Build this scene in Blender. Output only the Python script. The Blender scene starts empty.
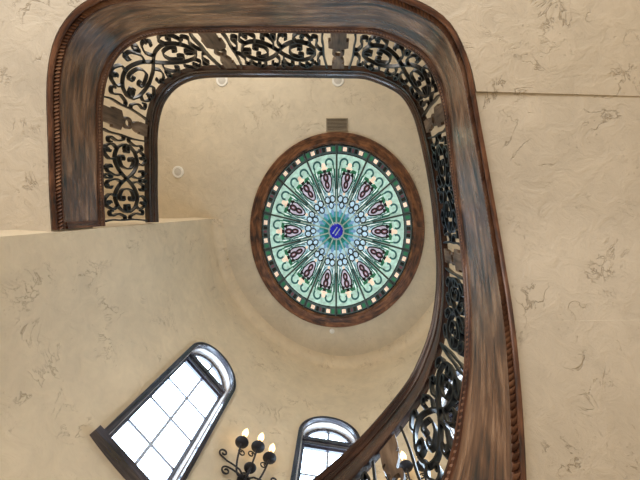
import bpy, bmesh, math, random
from math import sin, cos, pi, radians, hypot, atan2, sqrt
from mathutils import Vector, Matrix
random.seed(7)
S = bpy.context.scene
COL = S.collection

# ------------------------------------------------------------------ camera
cam_d = bpy.data.cameras.new('camera')
cam = bpy.data.objects.new('camera', cam_d)
COL.objects.link(cam)
cam_d.sensor_fit = 'HORIZONTAL'
cam_d.sensor_width = 36.0
cam_d.lens = 36.0 * 360.0 / 640.0
cam_d.clip_start = 0.02
cam.matrix_world = Matrix((
    (0.99913986, -0.00367151, 0.04130447, 0),
    (0.0, -0.99607264, -0.08853979, 0),
    (0.04146733, 0.08846363, -0.99521588, 0),
    (0, 0, 0, 1)))
S.camera = cam

# ------------------------------------------------------------------ world, light, exposure
S.view_settings.view_transform = 'Standard'
S.view_settings.look = 'None'
S.view_settings.gamma = 1.0
S.view_settings.use_curve_mapping = False
S.view_settings.exposure = 0.05
W = bpy.data.worlds.new('world'); S.world = W
W.use_nodes = True
bg = W.node_tree.nodes['Background']
bg.inputs['Color'].default_value = (1.0, 0.97, 0.935, 1)
bg.inputs['Strength'].default_value = 0.95
WINDOW_GLOW = 12.0
DOME_GLOW = 0.64


def area_light(name, loc, target, sx, sy, energy, color):
    d = bpy.data.lights.new(name, 'AREA')
    d.shape = 'RECTANGLE'; d.size = sx; d.size_y = sy
    d.energy = energy; d.color = color
    o = bpy.data.objects.new(name, d); COL.objects.link(o)
    o.location = loc
    o.rotation_euler = (Vector(target) - Vector(loc)).to_track_quat('-Z', 'Y').to_euler()
    return o


# added fill lights with no seen source: one in the lower hall, one upstairs
area_light('lower_fill', (-1.2, -4.6, 0.2), (0.2, 0.5, 3.6), 3.5, 2.6, 160, (1.0, 0.965, 0.92))
area_light('upper_fill', (-1.0, -3.5, 4.3), (-0.6, 0.5, 4.5), 5.0, 2.0, 115, (1.0, 0.96, 0.90))

# ------------------------------------------------------------------ material helpers


def srgb(r, g, b):
    def f(c):
        c /= 255.0
        return c / 12.92 if c <= 0.04045 else ((c + 0.055) / 1.055) ** 2.4
    return (f(r), f(g), f(b), 1.0)


def new_mat(name):
    m = bpy.data.materials.new(name); m.use_nodes = True
    nt = m.node_tree
    return m, nt, nt.nodes['Principled BSDF']


def node(nt, kind, **kw):
    n = nt.nodes.new(kind)
    for k, v in kw.items():
        if k in n.inputs.keys():
            n.inputs[k].default_value = v
        else:
            setattr(n, k, v)
    return n


def ramp(nt, stops):
    n = nt.nodes.new('ShaderNodeValToRGB')
    e = n.color_ramp.elements
    while len(e) < len(stops):
        e.new(0.5)
    for i, (p, c) in enumerate(stops):
        e[i].position = p; e[i].color = c
    return n


def plain(name, col, rough=0.5, metal=0.0, emit=None, estr=0.0, noise=0.0, spec=0.5):
    m, nt, b = new_mat(name)
    b.inputs['Roughness'].default_value = rough
    b.inputs['Metallic'].default_value = metal
    b.inputs['Specular IOR Level'].default_value = spec
    tc = node(nt, 'ShaderNodeTexCoord')
    nz = node(nt, 'ShaderNodeTexNoise', Scale=18.0, Detail=4.0)
    nt.links.new(tc.outputs['Object'], nz.inputs['Vector'])
    k = noise if noise else 0.06
    lo = tuple(c * (1 - k) for c in col[:3]) + (1,)
    hi = tuple(min(1, c * (1 + k)) for c in col[:3]) + (1,)
    r = ramp(nt, [(0.3, lo), (0.7, hi)])
    nt.links.new(nz.outputs['Fac'], r.inputs['Fac'])
    nt.links.new(r.outputs['Color'], b.inputs['Base Color'])
    if emit:
        b.inputs['Emission Color'].default_value = emit
        b.inputs['Emission Strength'].default_value = estr
    return m


def plaster(name, base, seed, crack=1.0):
    """hand-trowelled plaster: mottled colour, skip-trowel drags and hairline tears"""
    m, nt, b = new_mat(name)
    L = nt.links.new
    b.inputs['Roughness'].default_value = 0.62
    b.inputs['Specular IOR Level'].default_value = 0.3
    tc = node(nt, 'ShaderNodeTexCoord')
    mp = node(nt, 'ShaderNodeMapping'); mp.inputs['Location'].default_value = (seed * 3.7, seed * 1.9, seed * 2.3)
    L(tc.outputs['Object'], mp.inputs['Vector'])
    V = mp.outputs['Vector']
    big = node(nt, 'ShaderNodeTexNoise', Scale=1.6, Detail=5.0, Roughness=0.6); L(V, big.inputs['Vector'])
    mid = node(nt, 'ShaderNodeTexNoise', Scale=7.0, Detail=6.0, Roughness=0.62, Distortion=0.8); L(V, mid.inputs['Vector'])
    fine = node(nt, 'ShaderNodeTexNoise', Scale=60.0, Detail=4.0, Roughness=0.7); L(V, fine.inputs['Vector'])
    # thin tears: the zero line of a distorted noise, only where a mask allows it
    line = node(nt, 'ShaderNodeTexNoise', Scale=2.3, Detail=5.0, Roughness=0.66, Distortion=1.3); L(V, line.inputs['Vector'])
    sub = node(nt, 'ShaderNodeMath', operation='SUBTRACT'); L(line.outputs['Fac'], sub.inputs[0]); sub.inputs[1].default_value = 0.5
    ab = node(nt, 'ShaderNodeMath', operation='ABSOLUTE'); L(sub.outputs[0], ab.inputs[0])
    lr = ramp(nt, [(0.0, (1, 1, 1, 1)), (0.014, (0, 0, 0, 1))]); L(ab.outputs[0], lr.inputs['Fac'])
    msk = node(nt, 'ShaderNodeTexNoise', Scale=2.9, Detail=3.0); L(V, msk.inputs['Vector'])
    mr = ramp(nt, [(0.52, (0, 0, 0, 1)), (0.62, (1, 1, 1, 1))]); L(msk.outputs['Fac'], mr.inputs['Fac'])
    tear = node(nt, 'ShaderNodeMath', operation='MULTIPLY'); L(lr.outputs['Color'], tear.inputs[0]); L(mr.outputs['Color'], tear.inputs[1])
    # trowel chatter: flaked patches
    vo = node(nt, 'ShaderNodeTexNoise', Scale=22.0, Detail=6.0, Roughness=0.75, Distortion=2.0); L(V, vo.inputs['Vector'])
    vr = ramp(nt, [(0.60, (0, 0, 0, 1)), (0.66, (1, 1, 1, 1))]); L(vo.outputs['Fac'], vr.inputs['Fac'])
    msk2 = node(nt, 'ShaderNodeTexNoise', Scale=4.1, Detail=2.0); L(V, msk2.inputs['Vector'])
    mr2 = ramp(nt, [(0.55, (0, 0, 0, 1)), (0.63, (1, 1, 1, 1))]); L(msk2.outputs['Fac'], mr2.inputs['Fac'])
    chat = node(nt, 'ShaderNodeMath', operation='MULTIPLY'); L(vr.outputs['Color'], chat.inputs[0]); L(mr2.outputs['Color'], chat.inputs[1])
    # colour
    c0 = tuple(x * 0.86 for x in base[:3]) + (1,); c1 = tuple(min(1, x * 1.10) for x in base[:3]) + (1,)
    cr = ramp(nt, [(0.32, c0), (0.68, c1)])
    mix = node(nt, 'ShaderNodeMix'); mix.data_type = 'FLOAT'; mix.inputs[0].default_value = 0.45
    L(big.outputs['Fac'], mix.inputs[2]); L(mid.outputs['Fac'], mix.inputs[3]); L(mix.outputs[0], cr.inputs['Fac'])
    dk = node(nt, 'ShaderNodeMix'); dk.data_type = 'RGBA'; dk.blend_type = 'MULTIPLY'
    L(cr.outputs['Color'], dk.inputs[6]); dk.inputs[7].default_value = (0.62, 0.57, 0.50, 1)
    tm = node(nt, 'ShaderNodeMath', operation='MULTIPLY'); L(tear.outputs[0], tm.inputs[0]); tm.inputs[1].default_value = 0.75 * crack
    L(tm.outputs[0], dk.inputs[0])
    dk2 = node(nt, 'ShaderNodeMix'); dk2.data_type = 'RGBA'; dk2.blend_type = 'MULTIPLY'
    L(dk.outputs[2], dk2.inputs[6]); dk2.inputs[7].default_value = (0.74, 0.70, 0.64, 1)
    tm2 = node(nt, 'ShaderNodeMath', operation='MULTIPLY'); L(chat.outputs[0], tm2.inputs[0]); tm2.inputs[1].default_value = 0.6 * crack
    L(tm2.outputs[0], dk2.inputs[0])
    L(dk2.outputs[2], b.inputs['Base Color'])
    # relief
    h1 = node(nt, 'ShaderNodeMath', operation='MULTIPLY'); L(mid.outputs['Fac'], h1.inputs[0]); h1.inputs[1].default_value = 0.8
    h2 = node(nt, 'ShaderNodeMath', operation='MULTIPLY_ADD'); L(fine.outputs['Fac'], h2.inputs[0]); h2.inputs[1].default_value = 0.10; L(h1.outputs[0], h2.inputs[2])
    h3 = node(nt, 'ShaderNodeMath', operation='MULTIPLY_ADD'); L(tear.outputs[0], h3.inputs[0]); h3.inputs[1].default_value = -0.45 * crack; L(h2.outputs[0], h3.inputs[2])
    h4 = node(nt, 'ShaderNodeMath', operation='MULTIPLY_ADD'); L(chat.outputs[0], h4.inputs[0]); h4.inputs[1].default_value = -0.3 * crack; L(h3.outputs[0], h4.inputs[2])
    bp = node(nt, 'ShaderNodeBump', Strength=0.6, Distance=0.025); L(h4.outputs[0], bp.inputs['Height'])
    L(bp.outputs['Normal'], b.inputs['Normal'])
    return m


def wood(name, dark, mid, light, su=2.2, sv=26.0, rough=0.38, streak=0.5, coat=0.0):
    """stained wood, grain running along U of the mesh's own unwrap (metres)"""
    m, nt, b = new_mat(name)
    L = nt.links.new
    b.inputs['Specular IOR Level'].default_value = 0.5
    uv = node(nt, 'ShaderNodeUVMap'); uv.uv_map = 'grain'
    mp = node(nt, 'ShaderNodeMapping'); mp.inputs['Scale'].default_value = (su, sv, 1)
    L(uv.outputs['UV'], mp.inputs['Vector'])
    n1 = node(nt, 'ShaderNodeTexNoise', Scale=1.0, Detail=7.0, Roughness=0.62, Distortion=0.5); L(mp.outputs['Vector'], n1.inputs['Vector'])
    mp2 = node(nt, 'ShaderNodeMapping'); mp2.inputs['Scale'].default_value = (su * 0.9, sv * 0.28, 1); L(uv.outputs['UV'], mp2.inputs['Vector'])
    n2 = node(nt, 'ShaderNodeTexNoise', Scale=1.0, Detail=3.0, Distortion=0.9); L(mp2.outputs['Vector'], n2.inputs['Vector'])
    mx = node(nt, 'ShaderNodeMix'); mx.data_type = 'FLOAT'; mx.inputs[0].default_value = streak
    L(n1.outputs['Fac'], mx.inputs[2]); L(n2.outputs['Fac'], mx.inputs[3])
    r = ramp(nt, [(0.38, dark), (0.50, mid), (0.64, light)]); L(mx.outputs[0], r.inputs['Fac'])
    L(r.outputs['Color'], b.inputs['Base Color'])
    rr = ramp(nt, [(0.3, (rough * 1.25,) * 3 + (1,)), (0.7, (rough * 0.8,) * 3 + (1,))]); L(n1.outputs['Fac'], rr.inputs['Fac'])
    L(rr.outputs['Color'], b.inputs['Roughness'])
    bp = node(nt, 'ShaderNodeBump', Strength=0.25, Distance=0.004); L(n1.outputs['Fac'], bp.inputs['Height'])
    L(bp.outputs['Normal'], b.inputs['Normal'])
    b.inputs['Coat Weight'].default_value = coat
    b.inputs['Coat Roughness'].default_value = 0.22
    return m


def glass(name, col, estr, rough=0.12):
    """back-lit stained glass"""
    m, nt, b = new_mat(name)
    L = nt.links.new
    tc = node(nt, 'ShaderNodeTexCoord')
    nz = node(nt, 'ShaderNodeTexNoise', Scale=14.0, Detail=3.0); L(tc.outputs['Object'], nz.inputs['Vector'])
    r = ramp(nt, [(0.3, tuple(c * 0.75 for c in col[:3]) + (1,)), (0.7, tuple(min(1, c * 1.2) for c in col[:3]) + (1,))])
    L(nz.outputs['Fac'], r.inputs['Fac'])
    L(r.outputs['Color'], b.inputs['Base Color']); L(r.outputs['Color'], b.inputs['Emission Color'])
    b.inputs['Emission Strength'].default_value = estr
    b.inputs['Roughness'].default_value = rough
    return m


M = {}
M['plaster_ceiling'] = plaster('plaster ceiling', srgb(210, 196, 171), 1, 0.8)
M['plaster_wall'] = plaster('plaster wall', srgb(221, 204, 175), 2, 1.0)
M['plaster_soffit'] = plaster('plaster soffit', srgb(211, 200, 182), 3, 1.0)
M['floor'] = plaster('floor stone', srgb(190, 176, 155), 5, 0.3)
M['stringer'] = wood('stringer wood', srgb(32, 27, 30), srgb(106, 74, 54), srgb(164, 128, 100), 3.0, 30.0, 0.28, 0.40, 0.8)
M['rail'] = wood('handrail wood', srgb(26, 18, 16), srgb(54, 34, 26), srgb(88, 58, 44), 2.5, 40.0, 0.28, 0.5, 0.5)
M['mould'] = wood('moulding wood', srgb(38, 22, 16), srgb(84, 50, 34), srgb(128, 86, 60), 5.0, 50.0, 0.34)
M['rope'] = wood('rope moulding wood', srgb(70, 46, 34), srgb(122, 84, 62), srgb(160, 120, 92), 5.0, 30.0, 0.3)
M['bar_glare'] = plain('glazing bar with glare', srgb(178, 186, 200), 0.35)  # window glare put into the bars' pale base colour
M['baluster'] = wood('baluster wood', srgb(56, 42, 32), srgb(98, 76, 58), srgb(134, 110, 88), 3.0, 30.0, 0.45)
M['ring'] = wood('skylight ring wood', srgb(40, 23, 14), srgb(98, 60, 36), srgb(146, 98, 62), 5.0, 30.0, 0.36)
M['window_wood'] = wood('window wood', srgb(30, 29, 36), srgb(58, 56, 68), srgb(86, 80, 88), 3.0, 40.0, 0.22, 0.5, 0.7)  # cool tint: sky reflection put into the wood colour
M['liner_wood'] = wood('window liner wood', srgb(170, 158, 152), srgb(205, 198, 194), srgb(226, 222, 220), 3.0, 40.0, 0.25)
M['iron'] = plain('wrought iron', srgb(17, 18, 21), 0.32, 0.2, noise=0.3)
M['iron_dark'] = plain('sconce iron', srgb(42, 40, 44), 0.45, 0.3, noise=0.35)
M['white'] = plain('white enamel', srgb(232, 228, 218), 0.4)
M['lens'] = plain('lamp lens', srgb(196, 190, 178), 0.3)
M['vent'] = plain('vent metal', srgb(140, 126, 104), 0.5)
M['vent_dark'] = plain('vent slot', srgb(70, 60, 48), 0.6)
M['candle'] = plain('candle sleeve', srgb(226, 190, 140), 0.5, emit=srgb(255, 196, 120), estr=0.35)
M['bulb'] = plain('flame bulb', srgb(255, 226, 180), 0.3, emit=srgb(255, 214, 150), estr=3.0)
M['pane'] = plain('daylit pane', srgb(240, 246, 255), 0.08, emit=(0.63, 0.81, 1.0, 1), estr=WINDOW_GLOW)
M['came'] = plain('lead came', srgb(70, 82, 78), 0.35, 0.5)
M['came_pale'] = plain('pale came', srgb(190, 212, 206), 0.3, 0.2)
G = {
    'field': srgb(164, 196, 184), 'mid': srgb(158, 190, 200), 'deep': srgb(16, 100, 94), 'deep2': srgb(56, 132, 136),
    'lead': srgb(24, 34, 36), 'green': srgb(38, 98, 70), 'teal': srgb(38, 84, 82), 'cream': srgb(232, 206, 184),
    'maroon': srgb(88, 52, 62), 'pink': srgb(176, 170, 186), 'pale': srgb(168, 196, 214), 'border': srgb(58, 74, 74),
    'blue': srgb(20, 28, 150), 'sky': srgb(104, 138, 172), 'white': srgb(225, 240, 236),
}
for k, c in G.items():
    M['g_' + k] = glass('stained glass ' + k, c, DOME_GLOW * (1.0 if k != 'lead' else 0.3))

# ------------------------------------------------------------------ object helpers


def base_of(parent):
    v = Vector((0, 0, 0))
    return parent.matrix_basis.translation.copy() if parent else v


def mesh_obj(name, verts, faces, mats, parent=None, uvs=None, smooth=True, local=False, midx=None, angle=40):
    """verts in world metres unless local; parented meshes are stored relative to the parent's base"""
    off = Vector((0, 0, 0))
    if parent is not None and not local:
        p = parent
        while p is not None:
            off += p.location
            p = p.parent
    me = bpy.data.meshes.new(name)
    me.from_pydata([tuple(Vector(v) - off) for v in verts], [], faces)
    if not isinstance(mats, (list, tuple)):
        mats = [mats]
    for m in mats:
        me.materials.append(m)
    if midx:
        for p, i in zip(me.polygons, midx):
            p.material_index = i
    ul = me.uv_layers.new(name='grain')
    if uvs:
        for lp in me.loops:
            ul.data[lp.index].uv = uvs[lp.vertex_index]
    else:
        for lp in me.loops:
            c = me.vertices[lp.vertex_index].co
            ul.data[lp.index].uv = (c.z, c.x + c.y)
    bm = bmesh.new(); bm.from_mesh(me)
    bmesh.ops.recalc_face_normals(bm, faces=bm.faces)
    bm.to_mesh(me); bm.free()
    o = bpy.data.objects.new(name, me); COL.objects.link(o)
    if smooth:
        me.polygons.foreach_set('use_smooth', [True] * len(me.polygons))
        try:
            me.set_sharp_from_angle(angle=radians(angle))
        except Exception:
            pass
    if parent is not None:
        o.parent = parent
    return o


def thing(name, label, cat, loc=(0, 0, 0), group=None):
    o = bpy.data.objects.new(name, None); COL.objects.link(o)
    o.empty_display_size = 0.1
    o.location = loc
    o['label'] = label; o['category'] = cat
    if group:
        o['group'] = group
    return o


def structure(o):
    o['kind'] = 'structure'
    return o


def copy_tree(o, parent=None):
    c = o.copy(); COL.objects.link(c)
    if parent is not None:
        c.parent = parent
    for ch in list(o.children):
        copy_tree(ch, c)
    return c


class MB:
    def __init__(s):
        s.v = []; s.f = []; s.m = []; s.uv = []

    def add(s, v, f, mi=0, uv=None):
        b = len(s.v)
        s.v += [Vector(x) for x in v]
        s.uv += uv if uv else [(x[2], x[0] + x[1]) for x in v]
        s.f += [tuple(i + b for i in q) for q in f]
        s.m += [mi] * len(f)

    def box(s, lo, hi, mi=0):
        x0, y0, z0 = lo; x1, y1, z1 = hi
        v = [(x0, y0, z0), (x1, y0, z0), (x1, y1, z0), (x0, y1, z0), (x0, y0, z1), (x1, y0, z1), (x1, y1, z1), (x0, y1, z1)]
        f = [(0, 3, 2, 1), (4, 5, 6, 7), (0, 1, 5, 4), (1, 2, 6, 5), (2, 3, 7, 6), (3, 0, 4, 7)]
        L = max(range(3), key=lambda i: hi[i] - lo[i])
        uv = [(q[L], q[(L + 1) % 3] + q[(L + 2) % 3]) for q in v]
        s.add(v, f, mi, uv)

    def tube(s, pts, r, n=6, mi=0, closed=False):
        pts = [Vector(p) for p in pts]
        N = len(pts); rr = r if isinstance(r, (list, tuple)) else [r] * N
        ref = None; rings = []; v = []
        for i, p in enumerate(pts):
            t = (pts[(i + 1) % N] - pts[i - 1]) if closed else (pts[min(i + 1, N - 1)] - pts[max(i - 1, 0)])
            t.normalize()
            if ref is None:
                ref = t.orthogonal().normalized()
            ref = (ref - t * ref.dot(t)).normalized()
            b = t.cross(ref)
            for k in range(n):
                a = 2 * pi * k / n
                v.append(p + (ref * cos(a) + b * sin(a)) * rr[i])
        f = []
        for i in range(N if closed else N - 1):
            j = (i + 1) % N
            for k in range(n):
                k2 = (k + 1) % n
                f.append((i * n + k, i * n + k2, j * n + k2, j * n + k))
        if not closed:
            f.append(tuple(range(n))[::-1]); f.append(tuple((N - 1) * n + k for k in range(n)))
        s.add(v, f, mi)

    def lathe(s, prof, n=20, loc=(0, 0, 0), mi=0):
        v = []; f = []
        lx, ly, lz = loc
        for r, z in prof:
            for k in range(n):
                a = 2 * pi * k / n
                v.append((lx + r * cos(a), ly + r * sin(a), lz + z))
        for i in range(len(prof) - 1):
            for k in range(n):
                k2 = (k + 1) % n
                f.append((i * n + k, i * n + k2, (i + 1) * n + k2, (i + 1) * n + k))
        f.append(tuple(range(n))[::-1]); f.append(tuple((len(prof) - 1) * n + k for k in range(n)))
        s.add(v, f, mi)

    def obj(s, name, mats, parent=None, local=False, **kw):
        return mesh_obj(name, s.v, s.f, mats, parent, uvs=s.uv, local=local, midx=s.m, **kw)


# ------------------------------------------------------------------ plan of the place (metres, Z up, eye at the origin)
Z_CEIL = 5.80          # upper ceiling
Z_FLOOR = -1.60
CEN = (0.05, 0.50)     # middle of the round stair tower
WALL_TABLE = [(189.2, 2.062), (180, 1.995), (170, 1.98), (155.8, 1.972), (141.6, 1.962), (126.6, 1.985), (112.9, 2.025), (100.3, 2.075), (88.9, 2.112),
              (74.5, 2.112), (60.6, 2.079), (40.5, 2.02), (20, 2.0), (0, 1.985)]


def smooth_interp(tab, x):
    """Catmull-Rom over a table sorted by its first column"""
    t = sorted(tab)
    if x <= t[0][0]: return t[0][1]
    if x >= t[-1][0]: return t[-1][1]
    for i in range(len(t) - 1):
        if t[i][0] <= x <= t[i + 1][0]:
            break
    x0, y0 = t[i]; x1, y1 = t[i + 1]
    xm, ym = t[max(i - 1, 0)]; xp, yp = t[min(i + 2, len(t) - 1)]
    h = x1 - x0; u = (x - x0) / h
    m0 = (y1 - ym) / (x1 - xm) * h if x1 != xm else 0
    m1 = (yp - y0) / (xp - x0) * h if xp != x0 else 0
    return (2 * u**3 - 3 * u**2 + 1) * y0 + (u**3 - 2 * u**2 + u) * m0 + (-2 * u**3 + 3 * u**2) * y1 + (u**3 - u**2) * m1


def wall_at(a):
    """point, tangent (to the camera's right) and outward normal of the tower wall at bearing a (degrees)"""
    def p(q):
        r = smooth_interp(WALL_TABLE, q)
        return Vector((CEN[0] + r * cos(radians(q)), CEN[1] + r * sin(radians(q)), 0))
    t = (p(a - 1) - p(a + 1)).normalized()
    return p(a), t, Vector((-t.y, t.x, 0))


# ---------- floor and ceilings
fb = MB(); fb.box((-6, -6, Z_FLOOR - 0.1), (4, 4, Z_FLOOR))
structure(fb.obj('floor', M['floor'], smooth=False))

# the stair edge in plan: x, y, underside, top of stringer, top of handrail
ROWS = [
    (-2.002, 0.155, 2.480, 3.030, 3.920), (-1.999, -0.154, 2.480, 3.030, 3.920), (-1.985, -0.490, 2.480, 3.030, 3.920),
    (-1.974, -0.779, 2.480, 3.030, 3.920), (-1.945, -0.982, 2.480, 3.030, 3.930), (-1.880, -1.166, 2.480, 3.030, 3.940),
    (-1.744, -1.323, 2.480, 3.030, 3.950), (-1.555, -1.414, 2.480, 3.030, 3.950), (-1.337, -1.441, 2.480, 3.030, 3.950),
    (-1.022, -1.439, 2.480, 3.030, 3.950), (-0.612, -1.433, 2.480, 3.030, 3.950), (-0.206, -1.423, 2.480, 3.030, 3.950),
    (0.115, -1.413, 2.480, 3.030, 3.950), (0.354, -1.386, 2.480, 3.030, 3.930), (0.685, -1.225, 2.470, 3.030, 3.905),
    (0.833, -0.993, 2.466, 3.030, 3.850), (0.903, -0.758, 2.475, 3.050, 3.812), (0.946, -0.546, 2.469, 3.085, 3.780),
    (0.985, -0.359, 2.462, 3.115, 3.765), (1.018, -0.179, 2.450, 3.130, 3.765), (1.048, 0.000, 2.430, 3.125, 3.770),
    (1.064, 0.187, 2.375, 3.085, 3.745), (1.062, 0.387, 2.275, 3.000, 3.660), (1.040, 0.598, 2.125, 2.860, 3.520),
    (0.985, 0.833, 1.920, 2.650, 3.345), (0.886, 1.056, 1.648, 2.370, 3.125), (0.761, 1.218, 1.360, 2.100, 2.925),
    (0.631, 1.354, 1.110, 1.850, 2.760), (0.396, 1.478, 0.810, 1.550, 2.500), (0.136, 1.554, 0.560, 1.300, 2.200),
    (-0.137, 1.564, 0.340, 1.080, 1.883), (-0.401, 1.497, 0.160, 0.900, 1.579)]


def resample(rows, n):
    rows = [Vector(r) if False else list(r) for r in rows]
    fine = []
    for i in range(len(rows) - 1):
        p0 = rows[max(i - 1, 0)]; p1 = rows[i]; p2 = rows[i + 1]; p3 = rows[min(i + 2, len(rows) - 1)]
        for k in range(12):
            u = k / 12
            fine.append([0.5 * (2 * b + (c - a) * u + (2 * a - 5 * b + 4 * c - d) * u * u + (3 * b - a - 3 * c + d) * u**3)
                         for a, b, c, d in zip(p0, p1, p2, p3)])
    fine.append(rows[-1])
    s = [0]
    for a, b in zip(fine, fine[1:]):
        s.append(s[-1] + hypot(b[0] - a[0], b[1] - a[1]))
    out = []
    j = 0
    for i in range(n):
        t = s[-1] * i / (n - 1)
        while j < len(s) - 2 and s[j + 1] < t:
            j += 1
        u = (t - s[j]) / max(1e-9, s[j + 1] - s[j])
        out.append([a + (b - a) * u for a, b in zip(fine[j], fine[j + 1])])
    # two passes of smoothing on the profile heights and plan
    for _ in range(4):
        sm = [list(r) for r in out]
        for i in range(1, n - 1):
            for c in range(5):
                sm[i][c] = 0.25 * out[i - 1][c] + 0.5 * out[i][c] + 0.25 * out[i + 1][c]
        out = sm
    return out, s[-1]


NP = 240
PATH, PLEN = resample(ROWS, NP)


def path_frame(s):
    """s in metres along the edge: (x, y, zo, zi, zr), tangent, inward normal"""
    q = max(0.0, min(1.0, s / PLEN)) * (NP - 1)
    i = min(int(q), NP - 2); u = q - i
    row = [a + (b - a) * u for a, b in zip(PATH[i], PATH[i + 1])]
    a = PATH[max(i - 1, 0)]; b = PATH[min(i + 2, NP - 1)]
    t = Vector((b[0] - a[0], b[1] - a[1], 0)).normalized()
    return row, t, Vector((-t.y, t.x, 0))


def nearest_s(x, y):
    best = min(range(NP), key=lambda i: (PATH[i][0] - x)**2 + (PATH[i][1] - y)**2)
    return PLEN * best / (NP - 1)


def sweep(name, prof, mat, parent, zcol=None, s0=0.0, s1=None, n=NP, smooth=True, angle=40):
    """closed profile of (inward offset, height fn(row)) swept along the stair edge"""
    s1 = PLEN if s1 is None else s1
    V = []; F = []; U = []
    k = len(prof)
    lens = [0]
    r0 = path_frame(s0)[0]
    for j in range(1, k):
        lens.append(lens[-1] + hypot(prof[j][0] - prof[j - 1][0], prof[j][1](r0) - prof[j - 1][1](r0)))
    for i in range(n):
        s = s0 + (s1 - s0) * i / (n - 1)
        row, t, nn = path_frame(s)
        for j, (o, h) in enumerate(prof):
            V.append(Vector((row[0], row[1], 0)) + nn * o + Vector((0, 0, h(row))))
            U.append((s, lens[j]))
    for i in range(n - 1):
        for j in range(k):
            j2 = (j + 1) % k
            F.append((i * k + j, i * k + j2, (i + 1) * k + j2, (i + 1) * k + j))
    F.append(tuple(range(k))[::-1]); F.append(tuple((n - 1) * k + j for j in range(k)))
    return mesh_obj(name, V, F, mat, parent, uvs=U, smooth=smooth, angle=angle)


# ---------- upper ceiling with the skylight hole
DC = (0.024, 0.385)
DA, DB = 1.225, 1.395          # glass half axes
OA, OB = 1.398, 1.555          # outer edge of the wooden ring
cb = MB()
n = 96
rect = (-4.4, -3.9, 2.4, 3.1)
vi = []; vo = []
for k in range(n):
    a = 2 * pi * k / n
    dx, dy = cos(a), sin(a)
    vi.append((DC[0] + (DA + 0.02) * dx, DC[1] + (DB + 0.02) * dy, Z_CEIL))
    tx = ((rect[2] - DC[0]) / dx if dx > 0 else (rect[0] - DC[0]) / dx) if abs(dx) > 1e-9 else 1e9
    ty = ((rect[3] - DC[1]) / dy if dy > 0 else (rect[1] - DC[1]) / dy) if abs(dy) > 1e-9 else 1e9
    q = min(tx, ty)
    vo.append((DC[0] + q * dx, DC[1] + q * dy, Z_CEIL))
top_i = [(x, y, z + 0.12) for x, y, z in vi]; top_o = [(x, y, z + 0.12) for x, y, z in vo]
V = vi + vo + top_i + top_o
F = []
for k in range(n):
    j = (k + 1) % n
    F += [(k, n + k, n + j, j), (2 * n + k, 2 * n + j, 3 * n + j, 3 * n + k), (k, j, 2 * n + j, 2 * n + k), (n + k, 3 * n + k, 3 * n + j, n + j)]
structure(mesh_obj('ceiling', V, F, M['plaster_ceiling'], smooth=False))

# ---------- round tower wall, with a small cove under the ceiling, cut by three arched openings
prof = [(0.0, Z_FLOOR)] + [(0.0, z) for z in (0.5, 2.5, 4.5)]
CR = 0.16
prof += [(-CR + CR * cos(q), Z_CEIL - CR + CR * sin(q)) for q in [pi / 2 * i / 8 for i in range(9)]]
prof += [(0.30, Z_CEIL), (0.30, Z_FLOOR)]
line = []
A0 = 189.2
for i in range(97):
    a = A0 + (0 - A0) * i / 96
    p, t, nn = wall_at(a)
    line.append((p, nn))
V = []; F = []
K = len(prof)
for p, nn in line:
    for o, z in prof:
        V.append(p + nn * o + Vector((0, 0, z)))
for i in range(len(line) - 1):
    for j in range(K):
        j2 = (j + 1) % K
        F.append((i * K + j, i * K + j2, (i + 1) * K + j2, (i + 1) * K + j))
F.append(tuple(range(K))[::-1]); F.append(tuple((len(line) - 1) * K + j for j in range(K)))
tower = structure(mesh_obj('wall_front', V, F, M['plaster_wall'], smooth=True, angle=35))

# windows: bearing on the tower wall
WIN = [137.5, 93.0, 48.5]
HW, SILL, SPRING = 0.320, 2.27, 3.84


def arch_outline(hw, z0, zs, n=20, rz=None):
    rz = rz if rz else hw
    pts = [(hw, z0), (hw, zs)]
    pts += [(hw * cos(pi * i / n), zs + rz * sin(pi * i / n)) for i in range(1, n)]
    pts += [(-hw, zs), (-hw, z0)]
    return pts


cutters = []
for a in WIN:
    p, t, nn = wall_at(a)
    out = arch_outline(HW, SILL, SPRING)
    k = len(out)
    V = [p + t * x + nn * -0.3 + Vector((0, 0, z)) for x, z in out] + [p + t * x + nn * 0.7 + Vector((0, 0, z)) for x, z in out]
    F = [tuple(range(k)), tuple(range(k, 2 * k))[::-1]] + [(i, i + k, (i + 1) % k + k, (i + 1) % k) for i in range(k)]
    cutters.append(mesh_obj('cutter', V, F, M['plaster_wall'], smooth=False))
for c in cutters:
    md = tower.modifiers.new('cut', 'BOOLEAN'); md.operation = 'DIFFERENCE'; md.object = c; md.solver = 'EXACT'
dg = bpy.context.evaluated_depsgraph_get()
me2 = bpy.data.meshes.new_from_object(tower.evaluated_get(dg))
tower.modifiers.clear(); old = tower.data; tower.data = me2; bpy.data.meshes.remove(old)
for c in cutters:
    m_ = c.data; bpy.data.objects.remove(c); bpy.data.meshes.remove(m_)
tower.data.polygons.foreach_set('use_smooth', [True] * len(tower.data.polygons))
tower.data.set_sharp_from_angle(angle=radians(30))

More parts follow.
